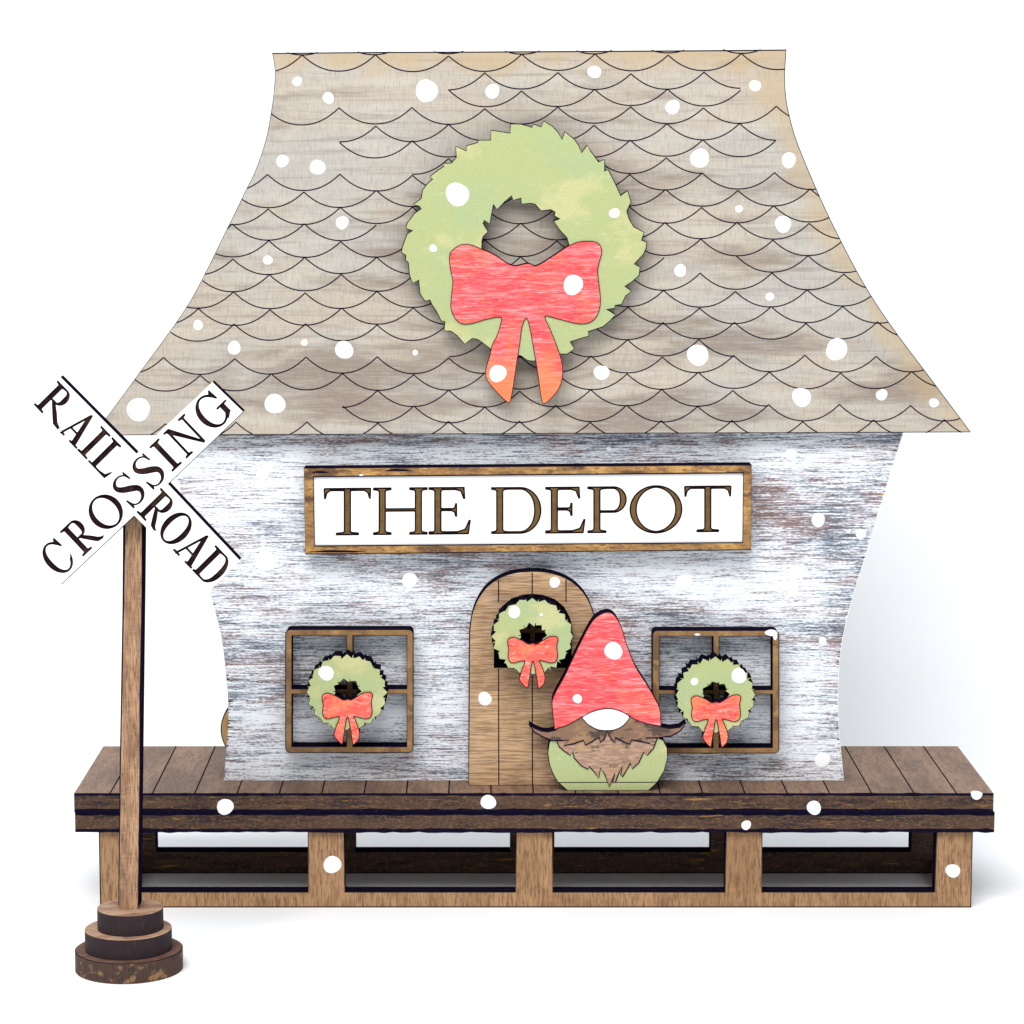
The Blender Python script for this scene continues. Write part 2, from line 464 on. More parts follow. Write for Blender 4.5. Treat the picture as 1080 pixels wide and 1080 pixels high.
mb.face([(cx-6, -.5, ZTOP+.5), (cx-6, -.1, ZTOP-.2), (cx+6, -.1, ZTOP-.2), (cx+6, -.5, ZTOP+.5)], 'snow')
mb.build('deck_board', pl)
mb = MB('deck_edge')
x0, x1 = W(79, 860, 1.5)[0], W(1049, 860, 1.5)[0]
mb.box(x0, x1, 1.5, TB-1, z3, z2, 'deck_edge')
wob_edge(mb, x0, x1, z2-1.2, 1.4, 2.4, 5.0)
wob_edge(mb, x0, x1, z3+1.3, 1.4, 2.6, 5.5)
mb.dot(787, 870.3, 1.5, 5.2)
mb.build('deck_board', pl)
ZF = z3
def comb(t, T, name, dots=(), rail_z=None, grow=0):
    """long frame with five uprights standing on one rail, openings up to the deck"""
    f = lambda x: W(x, 920, TF)[0]
    rail = rail_z or W(560, 940.5, TF)[2]
    ups = [(105, 143.5), (325, 363.5), (544, 583), (765, 803.7), (986.5, 1025)]
    ups = [(a-(grow if a > 200 else 0), b+(grow if b < 900 else 0)) for a, b in ups]
    pts = [(f(105), ZG), (f(105), ZF)]
    for i, (a, b) in enumerate(ups):
        if i: pts += [(f(a), rail), (f(a), ZF)]
        pts += [(f(b), ZF)]
        if i < 4: pts += [(f(b), rail)]
    pts += [(f(1025), ZG)]
    wk = 'wood_frame' if t == TF else 'deck_edge'  # back frame takes the dark edge wood to paint in the shade under the deck
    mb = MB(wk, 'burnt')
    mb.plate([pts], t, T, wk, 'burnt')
    mb.ribbon([(f(105), ZG+.5), (f(1025), ZG+.5)], t-.1, 1.2, 'burnt')
    mb.ribbon([(f(1024.6), ZG+.5), (f(1024.6), ZF)], t-.1, 1.0, 'burnt')
    mb.ribbon([(f(105.5), ZG+.5), (f(105.5), ZF)], t-.1, 1.2, 'burnt')
    for a, b in zip(ups[:-1], ups[1:]):
        mb.ribbon([(f(a[1])-.4, ZF), (f(a[1])-.4, rail-.4), (f(b[0])+.4, rail-.4), (f(b[0])+.4, ZF)], t-.1, .9, 'burnt')
    for d in dots: mb.dot(*d)
    return mb.build(name, pl)
comb(TF, 20, 'front_frame', [(350.5, 912, TF, 9.2, 9.8), (1005, 918.5, TF, 7.6)])
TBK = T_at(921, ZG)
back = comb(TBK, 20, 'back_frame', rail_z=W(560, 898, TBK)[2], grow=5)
for xx in (W(105, 920, TF)[0], W(1025, 920, TF)[0]-20):
    mb = MB('wood_frame', 'burnt')
    rail = W(560, 940.5, TF)[2]
    mb.box(xx, xx+20, TF+20.3, TBK-.3, ZG, rail-1, 'burnt', kf='wood_frame')
    mb.box(xx, xx+20, TF+20.3, TBK-.3, ZF-9, ZF-.3, 'burnt', kf='wood_frame')
    mb.build('side_rail', pl)

# ------------------------------------------------------------------ house
TH = T_at(823, ZTOP)          # plane of the front wall
HT = 20
hs = thing('depot_house', 'toy train depot house with whitewashed flared walls and scalloped grey roof', 'toy house', (W(563, 823, TH)[0], TH+30, ZTOP))
right = [(954, 452), (946.7, 476), (935.6, 513), (924.8, 546), (915.5, 579), (905, 612), (896, 643), (889.5, 672), (886, 697), (884.4, 723), (884.4, 751), (886.4, 784), (888.5, 806), (890, 823)]
left = [(235.8, 823), (237, 811.5), (239, 787), (240.3, 771), (240.8, 742), (239, 718), (234.5, 677), (227.5, 646), (220, 620), (211, 588), (202, 556), (191, 519), (180, 482), (171, 452)]
wall = onp([(right[0][0], 440)] + catmull(right, 5, False) + catmull(left, 5, False) + [(left[-1][0], 440)], TH)
mb = MB('wash', 'burnt')
mb.plate([wall], TH, HT, 'wash', 'burnt')
# scuffed, partly painted edges
rw = onp(catmull(right, 8, False), TH)
for i in range(3, len(rw)-1):
    if rnd() < .38:
        p = rw[i]; p = (p[0], p[1]+(rnd()-.5)*3); L_ = .8+rnd()**2*7
        mb.ribbon([(p[0]-L_, p[1]), (p[0]-.1, p[1]+rnd()*.6)], TH-.12, [.3, 1.2+rnd()*1.2], 'burnt' if rnd() < .65 else 'wood_gold')
lw = onp(catmull(left, 8, False), TH)
for i in range(0, 60):
    if rnd() < .35:
        p = lw[i]; p = (p[0], p[1]+(rnd()-.5)*3); L_ = .8+rnd()**2*7
        mb.ribbon([(p[0]+.1, p[1]), (p[0]+L_, p[1]+rnd()*.6)], TH-.12, [1.2+rnd()*1.0, .3], 'burnt')
mb.ribbon([(p[0]-.5, p[1]) for p in rw], TH-.2, .6, 'white')
for d in [(280, 592, 10.8), (834, 478.5, 6.5), (863, 548.5, 7.4), (908, 563, 5.5), (840, 603.5, 7.5), (867.5, 802, 8.4), (867.5, 676, 4.2), (432, 612, 8.5), (722, 614, 8.5), (277, 500, 7), (642, 473.5, 2.6), (660, 613, 3)]:
    mb.dot(d[0], d[1], TH, d[2])
mb.build('front_wall', hs)
mb = MB('wash', 'burnt')
bw = [(p[0]*.985+.6, p[1]) for p in wall]
mb.plate([bw], TH+46, HT-2, 'wash', 'burnt')
mb.build('back_wall', hs)
for xx in (264, 838):
    a = W(xx, 700, TH)[0]
    mb = MB('wash'); mb.box(a, a+20, TH+HT+.3, TH+45.7, ZTOP, W(560, 470, TH)[2], 'wash'); mb.build('side_wall', hs)

# roof panel with engraved fish-scale shingles
TR = TH-20
rl = [(98, 459.3), (114, 438), (147, 393), (185, 341), (207, 306), (240, 240), (258, 203), (270, 178), (280.7, 145.5), (286.6, 113), (289.3, 91), (289.6, 72), (287, 55.7)]
rr = [(829.4, 52), (828, 77), (828.6, 98), (832, 119), (840.6, 149.4), (860, 196.7), (880, 240), (910.5, 298), (941.5, 345.6), (983.7, 401.9), (1024, 456)]
roof_px = catmull(rl, 5, False) + [(400, 54.6), (500, 54.2), (640, 53.4), (740, 52.8)] + catmull(rr, 5, False) + [(560, 457.8)]
roof = onp(roof_px, TR)
mb = MB('roof', 'burnt')
mb.plate([roof], TR, 19.5, 'roof', 'burnt')

def lerp_tab(tab, x):
    for (a, va), (b, vb) in zip(tab, tab[1:]):
        if x <= b: return va+(vb-va)*(x-a)/(b-a)
    return tab[-1][1]
ltab = sorted([(p[1], p[0]) for p in catmull(rl, 5, False)])
rtab = sorted([(p[1], p[0]) for p in catmull(rr, 5, False)])
def inside(x, y):
    if y < 55.2-(x-287)*.0066 or y > 458.8-(x-98)*.0026: return False
    return lerp_tab(ltab, y)+.1 < x < lerp_tab(rtab, y)-.1
rows_y = [58, 77.5, 95.3, 113.8, 131.8, 148.9, 166.3, 183.8, 201, 218.8, 236, 253.5, 271.5, 289.5, 307.5, 325, 341.5, 359.5, 376.5, 394, 412, 428.5, 445]
def cusp(j, i):
    y = rows_y[j] if j >= 0 else 40
    pit = 77.2-(77.2-74.7)*(j/22.0)
    base = 511.3 if j % 2 else 473.1
    x = base+pit*i
    return x, y-(x-473)*.0035+(.9 if (i+j) % 3 == 0 else -.6)
# rows where some shingles are not engraved: row -> (first, last arc, left tail arc, right tail arc), tails are half arcs
part_rows = {1: (0, 2, -1, 3), 2: (0, 3, None, None), 4: (-1, 3, -2, 4), 5: (-2, 3, None, None), 6: (0, 2, -1, 3),
             17: (0, 2, -1, 3), 20: (-1, 3, -2, 4), 21: (-2, 9, None, None)}
eng = []
for j in range(-1, 23):
    for i in range(-9, 10):
        half = None
        if j in part_rows:
            f0, f1, tl_, tr_ = part_rows[j]
            if i == tl_: half = 'R'
            elif i == tr_: half = 'L'
            elif not f0 <= i <= f1: continue
        if (j, i) in ((10, -1), (12, 3)): continue
        a = cusp(j, i); b = cusp(j, i+1)
        sag = 17.2
        pts = []
        n = 72
        for k in range(n+1):
            u = k/n
            if (half == 'R' and u < .5) or (half == 'L' and u > .5): continue
            x = a[0]+(b[0]-a[0])*u
            y = a[1]+(b[1]-a[1])*u + sag*(1-abs(2*u-1)**2.15)
            pts.append((x, y))
        run = []
        for p in pts+[None]:
            if p is not None and inside(*p): run.append(p)
            else:
                if len(run) > 1: eng.append(run)
                run = []
for run in eng:
    mb.ribbon(onp(run, TR), TR-.12, 1.25, 'line')
# laser-toasted stain along the roof panel's right edge and the top corners
def toast(m, pts, hx, hz):
    z = np.array([(p[1]-hz)/400 for p in pts]); x = np.array([(p[0]-hx)/400 for p in pts])
    co = np.polyfit(z, x, 4)
    nt = m.node_tree; N = nt.nodes; L = nt.links; b = N['Principled BSDF']
    src = b.inputs['Base Color'].links[0].from_socket
    tc = [n for n in N if n.type == 'TEX_COORD'][0]
    sp = N.new('ShaderNodeSeparateXYZ'); L.new(tc.outputs['Object'], sp.inputs[0])
    def mm(op, a, b_, c=None):
        n = N.new('ShaderNodeMath'); n.operation = op
        for i, v in enumerate((a, b_, c)):
            if v is None: continue
            if isinstance(v, (int, float)): n.inputs[i].default_value = v
            else: L.new(v, n.inputs[i])
        return n.outputs[0]
    Z = mm('MULTIPLY', sp.outputs[2], 1/(400*K)); Xs = mm('MULTIPLY', sp.outputs[0], 1/(400*K))
    e = float(co[0])
    for c in co[1:]: e = mm('MULTIPLY_ADD', e, Z, float(c))
    d = mm('SUBTRACT', e, Xs)                                     # distance left of the right edge / 400
    mp = N.new('ShaderNodeMapping'); mp.inputs['Scale'].default_value = (.03/K, .03/K, .018/K)
    L.new(tc.outputs['Object'], mp.inputs['Vector'])
    nz = N.new('ShaderNodeTexNoise'); nz.inputs['Scale'].default_value = 1; nz.inputs['Detail'].default_value = 3
    L.new(mp.outputs[0], nz.inputs['Vector'])
    dd = mm('MULTIPLY_ADD', nz.outputs[0], -.22, d)
    mr = N.new('ShaderNodeMapRange'); mr.interpolation_type = 'SMOOTHSTEP'
    mr.inputs['From Min'].default_value = -.01; mr.inputs['From Max'].default_value = -.105
    mr.inputs['To Max'].default_value = .55
    L.new(dd, mr.inputs['Value'])
    top = (pts[0][1]-hz)/400
    tz = mm('MULTIPLY_ADD', nz.outputs[0], -.16, mm('SUBTRACT', top, Z))
    mt = N.new('ShaderNodeMapRange'); mt.interpolation_type = 'SMOOTHSTEP'
    mt.inputs['From Min'].default_value = -.01; mt.inputs['From Max'].default_value = -.08; mt.inputs['To Max'].default_value = .7
    L.new(tz, mt.inputs['Value'])
    f = mm('MAXIMUM', mr.outputs[0], mt.outputs[0])
    mx = N.new('ShaderNodeMix'); mx.data_type = 'RGBA'; L.new(f, mx.inputs['Factor']); L.new(src, mx.inputs[6])
    mx.inputs[7].default_value = (.44, .33, .19, 1)
    L.new(mx.outputs[2], b.inputs['Base Color'])
toast(M['roof'], onp(catmull(rr, 5, False), TR), hs.location[0]/K, hs.location[2]/K)
# burnt rim
mb.ribbon(onp([(287, 56.3), (400, 55.3), (500, 55), (640, 54.2), (740, 53.6), (829.4, 52.8)], TR), TR-.14, 1.2, 'burnt')
mb.ribbon([(p[0]-.3, p[1]) for p in onp(catmull(rr, 5, False), TR)], TR-.14, .8, 'burnt')
mb.ribbon([(p[0]+.3, p[1]) for p in onp(catmull(rl, 5, False), TR)], TR-.14, .6, 'burnt')
mb.ribbon(onp([(99, 458.9), (560, 457.2), (1022, 455.6)], TR), TR-.14, .8, 'burnt')
for d in [(450, 96, 11, 12.2), (519.5, 96.5, 7.5), (313.5, 86, 5), (346.5, 103.5, 6), (298, 170, 6.5), (335, 176.5, 8), (361, 235, 6.5, 7), (627, 76, 7, 6.6), (709.5, 113, 7.4), (796.5, 90.5, 6), (738, 167, 9.5, 10.3), (832, 169, 7.6, 8), (779.5, 220.5, 4), (826, 236.5, 8.6), (282.5, 274.5, 5), (209, 343, 5.3), (247, 367, 7), (321, 361.5, 3.6), (363, 369, 9.8, 9.2), (438, 372, 3), (146, 432, 12.8, 11.8), (290, 426, 10.6, 10.8), (634.5, 393, 8), (717.5, 285.5, 6.5), (812, 313, 4.4), (736, 374.5, 10.8, 11.5), (882.5, 368.5, 11.4), (845.5, 419, 10), (930, 416.5, 6), (985, 425, 5)]:
    mb.dot(d[0], d[1], TR, *d[2:])
mb.build('roof_panel', hs)
mb = MB('roof', 'burnt')
mb.plate([[(p[0]*.985+.6, p[1]-3) for p in roof]], TH+65, 16, 'roof', 'burnt')
mb.build('roof_panel', hs)

# ------------------------------------------------------------------ door and windows (parts of the house)
TD = T_at(828.3, ZTOP)
arch = [(494.3, 828.3), (494.6, 760), (495, 690), (495.2, 668), (497.6, 649), (503.5, 633), (513, 619.5), (526, 610), (542, 604.2), (561.5, 602.4), (581, 604.3), (598, 610.4), (611, 620), (620.5, 633), (626.5, 649), (629.2, 668), (629.6, 690), (630, 760), (630.4, 828.3)]
arch = arch[:3]+catmull(arch[3:16], 5, False)+arch[16:]
hole = [(520.8, 704.5), (520.8, 664), (523, 651), (529, 640), (539, 631.5), (551, 627.3), (562, 626.3), (573, 627.5), (585, 631.8), (595, 640), (601, 651), (603, 664), (603, 704.5)]
mb = MB('door', 'burnt')
mb.plate([onp(arch, TD), onp(hole, TD)], TD, TH-TD-.4, 'door', 'burnt')
for x, y0 in ((525.8, 611.5), (561.3, 604), (597, 611)):
    a = onp([(x, y0), (x, 629+(6 if x != 561.3 else -3))], TD); mb.ribbon(a, TD-.12, 1.2, 'line')
    a = onp([(x, 705), (x+.3, 828)], TD); mb.ribbon(a, TD-.12, 1.2, 'line')
mb.ribbon(onp(arch, TD), TD-.1, 1.2, 'burnt', closed=True)
mb.dot(585, 614.5, TD, 5.9); mb.dot(511.5, 737, TD, 7.3)
door = mb.build('door', hs)
mb = MB('opening_shade')
q = onp([(518, 707), (518, 624), (606, 624), (606, 707)], TD)
mb.plate([q], TH-6, 4, 'opening_shade', 'opening_shade'); mb.build('pane', door)  # dark sheet added behind the opening, its colour paints the shade there
mb = MB('wood_window')
for a, b, c, d in ((559.2, 626, 564.3, 705), (520, 663, 603, 667.5)):
    q = onp([(a, b), (a, d), (c, d), (c, b)], TD+6); mb.plate([q], TH-16+(.2 if a > 550 else 0), 8, 'wood_window', 'burnt')
mb.build('muntin', door)

def rrect(x0, y0, x1, y1, r, n=5):
    o = []
    for cx, cy, a0 in ((x1-r, y1-r, 0), (x0+r, y1-r, 90), (x0+r, y0+r, 180), (x1-r, y0+r, 270)):
        for i in range(n+1):
            a = math.radians(a0+90*i/n); o.append((cx+r*math.cos(a), cy+r*math.sin(a)))
    return o
def window(x0, y0, x1, y1, ix0, iy0, ix1, iy1, v0, v1, h0, h1, label, extra=()):
    loops = [rrect(x0, y0, x1, y1, 5)]
    for a, b in ((ix0, v0), (v1, ix1)):
        for c, d in ((iy0, h0), (h1, iy1)):
            loops.append([(a, c), (b, c), (b, d), (a, d)])
    L = [onp(l, TD) for l in loops]
    mb = MB('wood_window', 'burnt')
    mb.plate(L, TD, TH-TD-.4, 'wood_window', 'burnt')
    for l in L: mb.ribbon(l, TD-.1, .9, 'burnt', closed=True)
    for e in extra: mb.dot(*e)
    o = mb.build('window', hs); o['label'] = label
    return o
window(301.3, 664, 435.7, 793.7, 307.6, 670.2, 429.2, 787.6, 365.6, 372.0, 726.7, 731.8, 'square four pane window frame left of the door')
window(688.2, 665, 821.5, 794.3, 695.3, 671, 814.8, 788.6, 752.3, 758.2, 727.6, 732.0, 'square four pane window frame right of the gnome',
       [(735.5, 669.3, TD, 3.2, 1.2), (813.5, 667.5, TD, 6.6, 3.6), (817.5, 671, TD, 2.4, 4)])

# ------------------------------------------------------------------ lettering: signed distance fields traced to outlines
def sd_poly(P, X, Y):
    P = np.array(P, float); d = np.full(X.shape, 1e9); inside_ = np.zeros(X.shape, bool)
    n = len(P)
    for i in range(n):
        a = P[i]; b = P[(i+1) % n]
        ex, ey = b-a; wx, wy = X-a[0], Y-a[1]
        h = np.clip((wx*ex+wy*ey)/(ex*ex+ey*ey+1e-12), 0, 1)
        d = np.minimum(d, np.hypot(wx-ex*h, wy-ey*h))
        c = ((a[1] > Y) != (b[1] > Y))
        with np.errstate(divide='ignore', invalid='ignore'):
            xi = (b[0]-a[0])*(Y-a[1])/(b[1]-a[1]+1e-15)+a[0]
        inside_ ^= c & (X < xi)
    return np.where(inside_, -d, d)
def sd_stroke(S, X, Y):
    d = np.full(X.shape, 1e9)
    for a, b in zip(S[:-1], S[1:]):
        ex, ey = b[0]-a[0], b[1]-a[1]; wx, wy = X-a[0], Y-a[1]
        h = np.clip((wx*ex+wy*ey)/(ex*ex+ey*ey+1e-12), 0, 1)
        d = np.minimum(d, np.hypot(wx-ex*h, wy-ey*h)-(a[2]+(b[2]-a[2])*h))
    return d
def contours(G, x0, y0, dx, iso):
    """marching squares, returns closed loops"""
    ny, nx = G.shape; seg = {}
    A = G-iso; A[np.abs(A) < 1e-9] = 1e-9
    def pt(e):
        (i, j, hv) = e
        if hv == 0: f = A[j, i]/(A[j, i]-A[j, i+1]); return (x0+(i+f)*dx, y0+j*dx)
        f = A[j, i]/(A[j, i]-A[j+1, i]); return (x0+i*dx, y0+(j+f)*dx)
    neg = A < 0
    idx = np.argwhere((neg[:-1, :-1] != neg[1:, :-1]) | (neg[:-1, :-1] != neg[:-1, 1:]) | (neg[:-1, :-1] != neg[1:, 1:]))
    for j, i in idx:
        c = (neg[j, i], neg[j, i+1], neg[j+1, i+1], neg[j+1, i])
        E = [(i, j, 0), (i+1, j, 1), (i, j+1, 0), (i, j, 1)]
        cr = [k for k in range(4) if c[k] != c[(k+1) % 4]]
        if len(cr) == 2: pairs = [(cr[0], cr[1])]
        else: pairs = [(3, 0), (1, 2)] if c[0] else [(0, 1), (2, 3)]
        for a, b in pairs:
            seg.setdefault(E[a], []).append(E[b]); seg.setdefault(E[b], []).append(E[a])
    loops = []; used = set()
    for s0 in list(seg):
        if s0 in used: continue
        lp = [s0]; used.add(s0); cur = s0
        while True:
            nx_ = [q for q in seg[cur] if q not in used]
            if not nx_: break
            cur = nx_[0]; used.add(cur); lp.append(cur)
        P = [pt(e) for e in lp]
        if len(P) < 8: continue
        Q = []                                        # drop nearly collinear points
        n = len(P)
        for k in range(n):
            a, b, c = (Q[-1] if Q else P[k-1]), P[k], P[(k+1) % n]
            ar = abs((b[0]-a[0])*(c[1]-a[1])-(b[1]-a[1])*(c[0]-a[0]))
            if not Q or ar > 1.2e-5 or math.hypot(b[0]-a[0], b[1]-a[1]) > .25 or math.hypot(c[0]-b[0], c[1]-b[1]) > .03: Q.append(b)
        if len(Q) > 3: loops.append(Q)
    return loops

def glyph(ch, w, s=.125, h=.028):
    """list of ('p', polygon) and ('s', stroke) in cap-height units; w is the width"""
    R = lambda x0, y0, x1, y1: ('p', [(x0, y0), (x1, y0), (x1, y1), (x0, y1)])
    def stem(cx, y0=0, y1=1, sw=.11, foot=True, head=True, st=s):
        o = [R(cx-st/2, y0, cx+st/2, y1)]
        for (f, y, d) in ((foot, y0, 1), (head, y1, -1)):
            if f:
                o.append(('p', [(cx-st/2-sw, y), (cx+st/2+sw, y), (cx+st/2+sw, y+d*h), (cx+st/2+.03, y+d*(h+.012)), (cx+st/2, y+d*.075),
                                (cx-st/2, y+d*.075), (cx-st/2-.03, y+d*(h+.012)), (cx-st/2-sw, y+d*h)]))
        return o
    def bowl(cx, cy, rx, ry, a0, a1, thick, thin=h, n=40, side=0):
        P = []
        for i in range(n+1):
            a = math.radians(a0+(a1-a0)*i/n)
            f = abs(math.cos(a))**1.6
            if side and math.cos(a)*side < 0: f *= .35
            hw = thin/2+(thick-thin)/2*f
            P.append((cx+(rx-hw)*math.cos(a), cy+(ry-hw)*math.sin(a), hw))
        return ('s', P)
    if ch == 'I': return stem(w/2, sw=(w-s)/2)
    if ch == 'T':
        o = stem(w/2, head=False, sw=.17)
        o.append(R(.03, 1-h*1.3, w-.03, 1))
        for sg in (0, 1):
            q = [(0.0, .99), (.01, .78), (.028, .78), (.06, .90), (.15, 1-h), (.15, 1), (.02, 1.0)]
            o.append(('p', [((w-a) if sg else a, b) for a, b in q]))
        return o
    if ch == 'H':
        sw = .12; a = s/2+sw
        return stem(a, sw=sw)+stem(w-a, sw=sw)+[R(a, .50, w-a, .50+h*1.4)]
    if ch == 'L':
        return stem(s/2+.11, sw=.11, foot=False)+[R(0, 0, w-.05, h), ('p', [(w-.30, 0), (w-.04, 0), (w, .27), (w-.02, .27), (w-.10, .09), (w-.3, h)]),
                ('p', [(s/2+.11, 0), (s+.2, 0), (s+.13, h+.01), (s+.11, .075), (s/2+.11, .075)])]
    if ch == 'E':
        a = s/2+.12
        return stem(a, sw=.12)+[R(0, 0, w-.06, h*1.3), R(a, 1-h*1.3, w*.86, 1), R(a, .5, w*.66, .5+h*1.3),
                ('p', [(w-.30, 0), (w-.03, 0), (w+.01, .29), (w-.015, .29), (w-.10, .10), (w-.3, h)]),
                ('p', [(w*.86-.22, 1), (w*.86, 1), (w*.86+.015, .76), (w*.86-.01, .76), (w*.86-.07, .92), (w*.86-.22, 1-h)]),
                ('p', [(w*.66-.10, .5+h), (w*.66-.03, .56), (w*.66-.01, .65), (w*.66+.015, .65), (w*.66+.015, .38), (w*.66-.01, .38), (w*.66-.03, .47), (w*.66-.1, .5)])]
    if ch == 'O': return [bowl(w/2, .5, w/2, .52, 0, 360, s*1.02, n=80)]
    if ch == 'D':
        a = s/2+.11
        return stem(a, sw=.11)+[bowl(w-.42*w-.0, .5, .42*w, .5, -90, 90, s*1.02), R(a, 0, w*.58, h), R(a, 1-h, w*.58, 1)]
    if ch in 'PR':
        a = s/2+.11; pw = w if ch == 'P' else min(w*.80, .64)
        lo = .44 if ch == 'P' else .47
        ry = (1-lo)/2
        o = stem(a, sw=.11 if ch == 'R' else .13)+[bowl(pw-.34*pw, lo+ry, .34*pw, ry, -90, 90, s*.98), R(a, lo, pw*.66, lo+h), R(a, 1-h, pw*.66, 1)]
        if ch == 'R':
            x0 = pw*.55
            o.append(('s', [(x0, lo+.01, s*.30), (x0+(w-x0)*.35, .26, s*.42), (x0+(w-x0)*.62, .08, s*.42), (w-.06, .022, s*.20), (w, .035, .010)]))
        return o
    if ch == 'A':
        ap = w*.52
        xl, xr = .12, w-.15
        o = [('p', [(ap-.01, 1.02), (ap+.03, 1.02), (xr+s*.55, 0), (xr-s*.55, 0), (ap-.045, .86)]),
             ('s', [(ap-.01, .97, h*.55), (xl, .01, h*.55)]), R(xl+(ap-xl)*.34, .30, xr-(xr-ap)*.22, .30+h)]
        for cx, hw, st in ((xl, .12, h), (xr, .16, s)):
            o.append(('p', [(cx-hw, 0), (cx+hw, 0), (cx+hw, h), (cx+st/2+.02, .05), (cx-st/2-.01, .06), (cx-hw, h)]))
        return o
    if ch == 'N':
        o = stem(.13, sw=.10, head=False, st=h*1.3)+stem(w-.13, sw=.10, foot=False, st=h*1.3)
        o.append(('p', [(0, 1), (.20, 1), (w-.13+h*.6, .0), (w-.13-h*.6, -.02), (.10, .90), (.07, 1-h), (0, 1-h)]))
        return o
    if ch == 'S':
        P = [(.86, .78, .010), (.80, .90, .014), (.58, .985, .016), (.30, .965, .026), (.13, .86, .046), (.13, .73, .060), (.33, .60, .074),
             (.62, .485, .080), (.86, .36, .070), (.90, .21, .054), (.74, .065, .034), (.47, .012, .018), (.24, .06, .014), (.11, .20, .012)]
        P = catmull([(a*w, b, c*s/.125*.95) for a, b, c in P], 5, False)
        return [('s', P), ('p', [(w*.83, 1.0), (w*.88, 1.0), (w*.93, .72), (w*.88, .72), (w*.80, .90)]),
                ('p', [(w*.07, 0), (w*.12, 0), (w*.20, .09), (w*.10, .31), (w*.05, .31)])]
    if ch in 'CG':
        rx = w*.52
        o = [bowl(rx, .5, rx, .52, 42, 322 if ch == 'C' else 318, s*1.02, n=50, side=-1)]
        xe = w*.93
        o.append(('p', [(xe-.01, 1.0), (xe+.02, 1.0), (xe+.045, .68), (xe+.01, .68), (xe-.10, .88)]))
        if ch == 'C':
            o.append(('s', [(rx+(rx-.02)*math.cos(math.radians(322)), .5+.5*math.sin(math.radians(322)), h*.5), (w*.99, .30, .010)]))
        else:
            o += [('p', [(w*.93-s/2, .08), (w*.93+s/2, .13), (w*.93+s/2, .43), (w*.93-s/2, .43)]),
                  R(w*.93-s/2-.11, .42, w*.93+s/2+.11, .42+h), ('s', [(w*.80, .04, .02), (w*.93, .13, .03)])]
        return o
    return []
_cache = {}
def glyph_loops(ch, w, s, h, off=0.0):
    key = (ch, round(w, 2), s, off)
    if key in _cache: return _cache[key]
    g = .0125
    xs_ = np.arange(-.12, w+.16, g); ys_ = np.arange(-.12, 1.14, g)
    X, Y = np.meshgrid(xs_, ys_)
    D = np.full(X.shape, 1e9)
    for kind, q in glyph(ch, w, s, h):
        D = np.minimum(D, sd_poly(q, X, Y) if kind == 'p' else sd_stroke(q, X, Y))
    _cache[key] = contours(D, xs_[0], ys_[0], g, off)
    return _cache[key]

def text_loops(spec, place, s=.125, h=.03, off=0.0):
    """spec: (char, a0, a1, cap); place(a, b) -> photo px; returns px loops"""
    out = []
    for ch, a0, a1, cap in spec:
        for lp in glyph_loops(ch, (a1-a0)/cap, s, h, off):
            out.append([place(a0+u*cap, v*cap) for u, v in lp])
    return out

# ------------------------------------------------------------------ THE DEPOT sign
sg = thing('depot_sign', 'long framed white sign reading THE DEPOT above the door', 'sign', (W(557, 584, TD)[0], TD, W(557, 584, TD)[2]))
outer = onp([(320.6, 493.6), (792.6, 490.2), (792.2, 579.8), (322, 584.3)], TD)
inner = onp([(330.2, 502.6), (784.4, 498.6), (783.6, 572.2), (331.4, 575.8)], TD)
mb = MB('wood_gold', 'burnt')
mb.plate([outer, inner], TD, TH-TD-.3, 'wood_gold', 'burnt')
mb.ribbon(outer, TD-.1, 1.1, 'burnt', closed=True)
mb.ribbon(inner, TD-.12, 1.2, 'burnt', closed=True)
for px, py, l in ((356, 581.6, 30), (420, 496, 14), (338, 498, 9)):
    q = onp([(px-l, py+.5), (px-l/3, py-.3), (px+l/2, py), (px+l, py+.2)], TD); mb.ribbon(q, TD-.15, [.4, 2.6, 2.0, .3], 'burnt')
mb.dot(381, 501, TD, 2.2, 1)
mb.build('frame', sg)
TP = TD+2.5                      # recessed white panel
spec = [('T', 341.8, 391, 49), ('H', 394, 450.5, 49), ('E', 452.6, 495.5, 49), ('D', 518.5, 570.5, 48.4), ('E', 575.6, 616.5, 48.2), ('P', 621, 660.5, 48.2), ('O', 664.5, 719.2, 48), ('T', 722, 771, 48)]
base = lambda a, b: (a, 564.3-(a-342)*.0088-b)
tl = [onp(l, TP) for l in text_loops(spec, base, s=.135, h=.038, off=.014)]
mb = MB('white', 'burnt')
mb.plate([onp([(331, 503.4), (783.7, 499.4), (782.9, 571.6), (332.2, 575.1)], TP)]+tl, TP, 3, 'white', 'burnt', kb=False)
mb.build('panel', sg)
mb = MB('letter_dark')
q = onp([(331, 503.4), (783.7, 499.4), (782.9, 571.6), (332.2, 575.1)], TP)
mb.plate([q], TP+3.2, 6, 'letter_dark', 'burnt')
mb.build('backing', sg)
mb = MB('letter_wood', 'burnt')
ti = [onp(l, TP+1.2) for l in text_loops(spec, base, s=.135, h=.038, off=-.020)]
for l in []: pass
mb.plate(ti, TP+1.2, 1.9, 'letter_wood', 'burnt', kb=False)
mb.build('lettering', sg)

